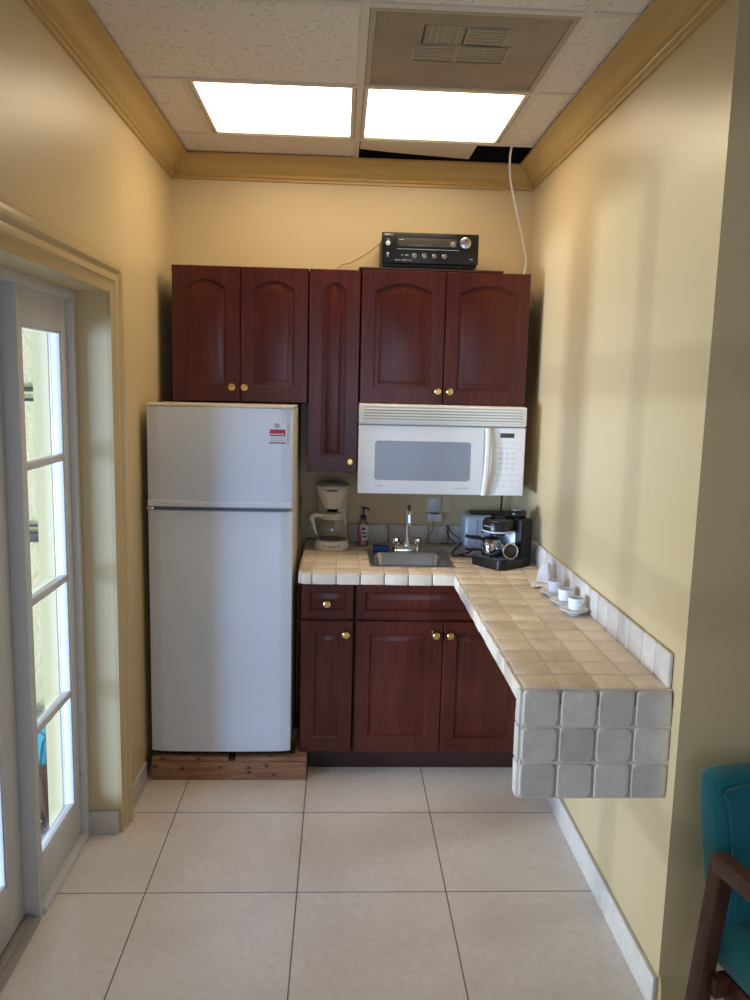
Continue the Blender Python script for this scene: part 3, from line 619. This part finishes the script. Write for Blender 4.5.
t=thing('wall_outlet','white double outlet plate on the wall behind the sink','outlet',(.472,YB-.001,1.024))
pl=MB().box(.437,.508,YB-.007,YB-.001,1.022,1.136,.002).build('faceplate','outlet_plastic',t)
MB().box(.456,.489,YB-.010,YB-.007,1.087,1.120,.002).build('socket','appliance_white',pl)
mb=MB().box(.4655,.4675,YB-.0106,YB-.0099,1.100,1.110).box(.4775,.4795,YB-.0106,YB-.0099,1.100,1.110); mb.lathe([(.003,0),(.003,.0006)],(.4725,YB-.01,1.093),(0,-1,0),10); mb.build('slot','black_plastic',pl)
t=thing('plug_adapter','white plug adapter in the lower outlet with thin cord','plug',(.472,YB-.011,1.018))
MB().box(.437,.508,YB-.045,YB-.0105,1.018,1.060,.005).build('body','outlet_plastic',t)
MB().box(.450,.492,YB-.049,YB-.045,1.056,1.0605,.001).build('top_slot','black_plastic',t)
MB().tube(spline([(.470,3.865,1.020),(.462,3.86,.975),(.440,3.855,.935),(.435,3.85,.912),(.49,3.85,.910),(.56,3.84,.910)],6),.0028,6).build('cord','cord_tan',t)

# ------------------------------------------------------------------ coffee maker
t=cmk=thing('coffee_maker','white drip coffee maker on the counter left of the sink','coffee maker',(-.030,3.76,ZCT))
kx=-.030
R=[rrect(kx,3.755,a,b,r,ZCT+c) for a,b,r,c in ((.076,.098,.05,.0008),(.081,.103,.055,.008),(.081,.103,.055,.030),(.074,.096,.052,.042),(.066,.090,.05,.046))]
bs=MB().loft(R).build('base','coffee_white',t,smooth=50)
MB().lathe([(.066,0),(.068,.003),(.060,.004),(0,.004)],(kx,3.725,ZCT+.046),(0,0,1),28).build('warming_plate','grey_plastic',t)
for i,x in enumerate((-.062,-.044,-.030,-.016,.002)):
    MB().box(kx+.030+x-.005,kx+.030+x+.005,3.6500,3.656,ZCT+.018+.004*(abs(i-2)==2),ZCT+.026+.004*(abs(i-2)==2),.001).build('button','grey_plastic',bs)
R=[rrect(kx,3.828,.073,.030,.025,ZCT+c) for c in (.044,.19,.25,.285)]
MB().loft(R).build('water_tank','coffee_white',t,smooth=50)
R=[rrect(kx,cy_,a,b,r,ZCT+c) for cy_,a,b,r,c in ((3.735,.046,.052,.045,.196),(3.735,.050,.056,.048,.204),(3.745,.064,.085,.058,.250),(3.75,.077,.100,.064,.276),(3.752,.078,.102,.066,.290))]
hd=MB().loft(R).build('brew_head','coffee_white',t,smooth=50)
MB().lathe([(.022,0),(.030,.012),(.034,.020)],(kx,3.735,ZCT+.178),(0,0,1),20).build('filter_spout','black_plastic',hd)
R=[rrect(kx,3.752,a,b,r,ZCT+c) for a,b,r,c in ((.079,.104,.067,.2915),(.082,.107,.07,.296),(.080,.105,.068,.303),(.060,.082,.055,.314),(.025,.036,.024,.320))]
ld=MB().loft(R).build('lid','coffee_white',t,smooth=50)
MB().box(kx-.025,kx+.025,3.640,3.652,ZCT+.281,ZCT+.2905,.003).build('lid_latch','grey_plastic',ld)
mb=MB()
for i in range(5): mb.box(kx-.011+i*.0045,kx-.011+i*.0045+.003,3.6555,3.659,ZCT+.2600,ZCT+.2625)
mb.build('small_print','grey_print',hd)
MB().box(kx-.052,kx+.052,3.797,3.801,ZCT+.07,ZCT+.18,.002).build('bright_panel','appliance_cream',t)  # added lighter panel, brightens the shaded tank behind the carafe
t=thing('coffee_carafe','glass carafe with white handle sitting in the white coffee maker','carafe',(kx,3.722,ZCT+.0505))
MB().lathe([(.050,0),(.058,.004),(.067,.025),(.066,.055),(.056,.085),(.047,.106),(.0455,.106),(.054,.085),(.064,.055),(.065,.026),(.056,.006),(0,.004)],(kx,3.722,ZCT+.0503),(0,0,1),32).build('glass','carafe_glass',t,smooth=60)
MB().lathe([(.0485,0),(.0500,.003),(.0495,.012),(.040,.018),(.010,.019),(0,.019)],(kx,3.722,ZCT+.156),(0,0,1),28).build('lid','coffee_white',t,smooth=50)
MB().lathe([(.0495,0),(.0515,.001),(.0515,.010),(.0495,.011)],(kx,3.722,ZCT+.144),(0,0,1),28).build('collar','coffee_white',t)
hp=spline([(kx-.044,3.700,ZCT+.160),(kx-.072,3.686,ZCT+.166),(kx-.092,3.676,ZCT+.158),(kx-.088,3.678,ZCT+.130),(kx-.080,3.682,ZCT+.100),(kx-.070,3.690,ZCT+.075)],6)
MB().tube(hp,[.011]*6+[.012]*10+[.009]*8+[.006]*7,10).build('handle','coffee_white',t,smooth=60)
MB().tube(spline([(-.104,3.84,.925),(-.130,3.83,.93),(-.150,3.79,.935),(-.163,3.70,.922),(-.1685,3.66,.86),(-.1685,3.70,.70)],8),.0035,8).build('power_cord','cord_black',cmk)['label']='black cord'

# ------------------------------------------------------------------ toaster, espresso machine
t=thing('toaster','silver grey toaster against the back wall behind the espresso machine','toaster',(.69,3.80,ZCT))
tx0,tx1,ty0,ty1=.602,.872,3.725,3.882
R=[rrect((tx0+tx1)/2,(ty0+ty1)/2,(tx1-tx0)/2-e,(ty1-ty0)/2-e,.018,ZCT+c) for e,c in ((.006,.008),(0,.014),(0,.150),(.004,.163),(.014,.170))]
MB().loft(R).build('shell','silver_plastic',t,smooth=45)
MB().loft([rrect((tx0+tx1)/2,(ty0+ty1)/2,.100,.052,.012,ZCT+c) for c in (.170,.175)]).build('top_plate','black_satin',t)
MB().box(.612,.862,ty0+.002,ty1-.002,ZCT+.0005,ZCT+.010,.003).build('base','black_plastic',t)
MB().box(.660,.663,ty0-.0015,ty0+.004,ZCT+.03,ZCT+.150).build('panel_seam','grey_plastic',t)
MB().box(.680,.692,ty0-.008,ty0+.004,ZCT+.088,ZCT+.098,.002).build('lever','black_plastic',t)
MB().tube(spline([(.600,3.80,.93),(.575,3.72,.925),(.545,3.62,.935),(.530,3.60,.915),(.545,3.57,.9115),(.60,3.57,.93),(.625,3.58,.945),(.60,3.60,.92),(.555,3.585,.912),(.60,3.56,.9115),(.655,3.555,.9115),(.66,3.58,.92)],8),.004,8).build('power_cord','cord_black',t)['label']='black looped cord'
MB().tube(spline([(.598,3.84,.94),(.56,3.86,.965),(.535,3.86,1.0),(.545,3.865,.945),(.575,3.85,.914),(.50,3.86,.911)],8),.0025,6).build('cord','cord_black',t)['label']='thin cord curling up'
# espresso machine built facing -y about its own origin, then turned
em=thing('espresso_machine','black pump espresso machine turned left near the counter corner','espresso machine',(0,0,0))
MB().box(-.093,.093,-.005,.068,.0005,.212,.008,3).build('rear_column','black_satin',em)
R=[rrect(0,-.030,.095,.100,.03,c) for c in (.0005,.004,.030,.040)]; R=[[(x,min(max(y,-.13),.05),z) for x,y,z in r] for r in R]
MB().loft(R).build('base_tray','black_plastic',em,smooth=45)
mb=MB()
for i in range(9): mb.box(-.070+i*.0165,-.062+i*.0165,-.118,-.012,.040,.0425,.0006,1)
mb.build('drip_grid','grey_plastic',em)
R=[[(x,min(y,0.0),z) for x,y,z in rrect(0,-.045,a,b,.055,c,8)] for a,b,c in ((.056,.066,.150),(.062,.074,.156),(.063,.076,.195),(.058,.070,.207),(.04,.05,.212))]
eh=MB().loft(R).build('brew_head','black_plastic',em,smooth=50)
R=[[(x,min(y,0.0),z) for x,y,z in rrect(0,-.045,a-.013,a,.055,c,8)] for a,c in ((.0745,.1525),(.0775,.1545),(.0775,.158),(.076,.160))]
MB().loft(R).build('head_band','silver_plastic',eh,smooth=50)
mb=MB()
for i in range(7): mb.box(-.020+i*.0058,-.020+i*.0058+.004,-.1215,-.119,.178,.183)
mb.build('print_marks','grey_print',eh)
MB().box(-.060,.060,-.010,-.004,.045,.150,.002).build('splash_panel','silver_plastic',em)
MB().lathe([(.034,0),(.038,.006),(.040,.020),(.036,.030),(.034,.032),(0,.0325)],(.030,.034,.212),(0,0,1),24).build('tank_cap','black_plastic',em)
MB().lathe([(.028,0),(.028,.003),(0,.0032)],(.030,.034,.2445),(0,0,1),24).build('cap_disc','grey_plastic',em)
MB().box(.0925,.0935,-.0035,.020,.018,.030).build('rating_label','white_print',em)
MB().lathe([(.034,0),(.034,.012),(.030,.015)],(0,-.055,.137),(0,0,1),20).build('group_collar','black_satin',em)
def place(o,loc,deg): o.location=loc; o.rotation_euler=(0,0,math.radians(deg))
place(em,(.742,3.450,ZCT+.0003),-53)
def loc_em(x,y):
    a=math.radians(-53); return (.742+x*math.cos(a)-y*math.sin(a),3.450+x*math.sin(a)+y*math.cos(a))
px_,py_=loc_em(-.022,-.068)
t=thing('espresso_carafe','small glass carafe with black lid on the espresso machine tray','carafe',(px_,py_,ZCT+.043))
bz=ZCT+.0430
MB().lathe([(.039,0),(.044,.004),(.044,.055),(.036,.074),(.0345,.074),(.0425,.054),(.0415,.006),(0,.004)],(px_,py_,bz),(0,0,1),28).build('glass','espresso_glass',t,smooth=60)
MB().lathe([(.0440,.048),(.0452,.049),(.0452,.060),(.0440,.061)],(px_,py_,bz),(0,0,1),28).build('band','chrome',t)
MB().lathe([(.037,.074),(.038,.076),(.036,.081),(.020,.084),(.010,.086),(.010,.0905),(0,.091)],(px_,py_,bz),(0,0,1),24).build('lid','black_plastic',t)
MB().tube(spline([(px_-.036,py_-.006,bz+.070),(px_-.060,py_-.010,bz+.080),(px_-.095,py_-.018,bz+.084),(px_-.118,py_-.022,bz+.090)],5),[.007]*4+[.009]*6+[.008]*6,10).build('handle','black_plastic',t,smooth=60)
qx,qy=loc_em(.066,-.062)
t=thing('filter_holder','round metal filter holder lying on the right of the espresso tray','filter holder',(qx,qy,ZCT+.043))
ax=Vector((.18,-1,.10)).normalized(); qb=Vector((qx,qy,ZCT+.0435+.036))
MB().lathe([(.026,.030),(.030,.0),(.034,-.020),(.034,-.026),(.0355,-.030),(.0355,-.034),(.030,-.034),(.0285,-.022),(.026,.016),(0,.018)],qb,-ax,28).build('cup','chrome',t,smooth=50)
MB().lathe([(.0275,-.010),(.0265,-.004)],qb,-ax,24).build('basket','coffee_brown',t)
MB().tube([qb-ax*-.0+Vector((-.030,.004,-.006)),qb+Vector((-.055,.008,-.022)),qb+Vector((-.078,.01,-.027))],[.008,.009,.008],10).build('handle','black_plastic',t)

# ------------------------------------------------------------------ cups and napkins
t=thing('saucer','white saucer nearest the counter end, under the nearest cup','saucer',(.826,2.672,ZCT+.0004),'white saucers by the right wall')
MB().lathe([(.024,0),(.025,.004),(.034,.009),(.047,.016),(.0505,.0185),(.0500,.0200),(.045,.0175),(.032,.0105),(.022,.0080),(0,.0078)],(.826,2.672,ZCT+.0004),(0,0,1),40).build('dish','porcelain',t,smooth=60)
s2=dup(t,(.823,2.790,ZCT+.0004),'middle white saucer of the three along the right backsplash')
s3=dup(t,(.818,2.915,ZCT+.0004),'white saucer farthest from the counter end, next to the napkins')
cz=ZCT+.0084
t=thing('espresso_cup','small white espresso cup nearest the counter end','cup',(.832,2.672,cz),'white espresso cups by the right wall')
MB().lathe([(.021,0),(.0235,.002),(.0255,.007),(.0265,.025),(.0275,.051),(.0260,.051),(.0250,.028),(.0235,.010),(.015,.005),(0,.005)],(.832,2.672,cz),(0,0,1),36).build('bowl','cup_glaze',t,smooth=60)
MB().tube(spline([(.840,2.698,cz+.042),(.844,2.712,cz+.040),(.844,2.713,cz+.026),(.840,2.697,cz+.016)],6),.0030,8).build('handle','porcelain',t,smooth=60)
dup(t,(.828,2.790,cz),'small white espresso cup in the middle of the row of three')
dup(t,(.823,2.915,cz),'small white espresso cup farthest from the counter end, next to the napkins')
# crumpled napkin: flat folded sheet and an upright peak
def sheet(nx,ny,f,th=.0016):
    mb=MB(); bm=mb.bm; V=[[bm.verts.new(f(i/nx,j/ny)) for j in range(ny+1)] for i in range(nx+1)]
    for i in range(nx):
        for j in range(ny): bm.faces.new((V[i][j],V[i+1][j],V[i+1][j+1],V[i][j+1]))
    return mb
def f1(u,v): return (.762+.092*u+.016*v, 3.030+.120*v-.022*u, ZCT+.003+.005*math.sin(5*u+2*v)**2+.004*v*u)
o=sheet(16,14,f1).build('paper_napkin','napkin',base=(.82,3.09,ZCT),smooth=70); o.modifiers.new('th','SOLIDIFY').thickness=.0015
tag(o,'white paper napkin lying flat on the counter by the right wall','napkin')
def f2(u,v):
    a=(u-.5)*2; hgt=.080*v*math.sqrt(max(0,1-.82*a*a))
    return (.832+.037*a*(1-.25*v)+.006*v, 3.070+.028*v+.009*math.sin(7*u+1.5*v)+.020*a*a, ZCT+.009+hgt+.003*math.sin(9*u)*v)
o=sheet(18,14,f2).build('paper_napkin','napkin',base=(.83,3.09,ZCT+.01),smooth=70); o.modifiers.new('th','SOLIDIFY').thickness=.0015
tag(o,'crumpled white paper napkin standing up in a peak beside the cups','napkin')

# ------------------------------------------------------------------ armchair, modelled facing -y
def armchair(label,loc,deg):
    c=thing('armchair',label,'armchair',(0,0,0))
    # seat cushion
    R=[rrect(0,-.035,a,b,.04,z) for a,b,z in ((.245,.255,.335),(.262,.270,.350),(.265,.273,.395),(.255,.263,.425),(.22,.23,.436))]
    st=MB().loft(R).build('seat','teal_fabric',c,smooth=60)
    # reclined back cushion with rounded edges
    def back(z,hw,y0,th): return [(x,y,z) for x,y,_ in rrect(0,y0+th/2,hw,th/2,min(th*.42,.035),0)]
    R=[back(z,hw,y,th) for z,hw,y,th in ((.400,.215,.175,.050),(.410,.236,.165,.080),(.46,.243,.165,.095),(.58,.246,.185,.100),(.70,.248,.215,.095),(.748,.244,.231,.085),(.766,.234,.241,.060),(.772,.215,.251,.030))]
    bk=MB().loft(R).build('backrest','teal_fabric',c,smooth=60)
    pip=[(-.212,.163,.43),(-.220,.179,.58),(-.222,.209,.70),(-.213,.223,.745),(0,.226,.751),(.213,.223,.745),(.222,.209,.70),(.220,.179,.58),(.212,.163,.43)]
    MB().tube(spline(pip,6),.004,6).build('piping','teal_fabric',bk,smooth=60)
    for s in (-1,1):
        xa,xb=(-.312,-.274) if s<0 else (.274,.312)
        MB().prism([(.140,.600),(.152,.640),(-.285,.655),(-.300,.640),(-.295,.620)],xa-.003,xb+.003,'x',.005).build('armrest','walnut',c)
        MB().prism([(.152,.636),(.112,.600),(.180,0),(.222,0)],xa,xb,'x',.004).build('leg','walnut',c)
        MB().prism([(-.235,.620),(-.285,.620),(-.300,0),(-.262,0)],xa,xb,'x',.004).build('leg','walnut',c)
        MB().box(*sorted((s*.225,s*.255)),-.25,.14,.27,.333,.004).build('side_rail','walnut',c)
    for y in (-.25,.12): MB().box(-.290,.290,y,y+.03,.285,.333,.003).build('cross_rail','walnut',c)
    place(c,loc,deg); return c
armchair('teal upholstered armchair with dark wood arms in the lower right corner',(1.202,1.578,0),12)
armchair('teal upholstered armchair with dark wood arms out on the terrace beyond the sidelight',(-1.72,3.66,-.80),-25)
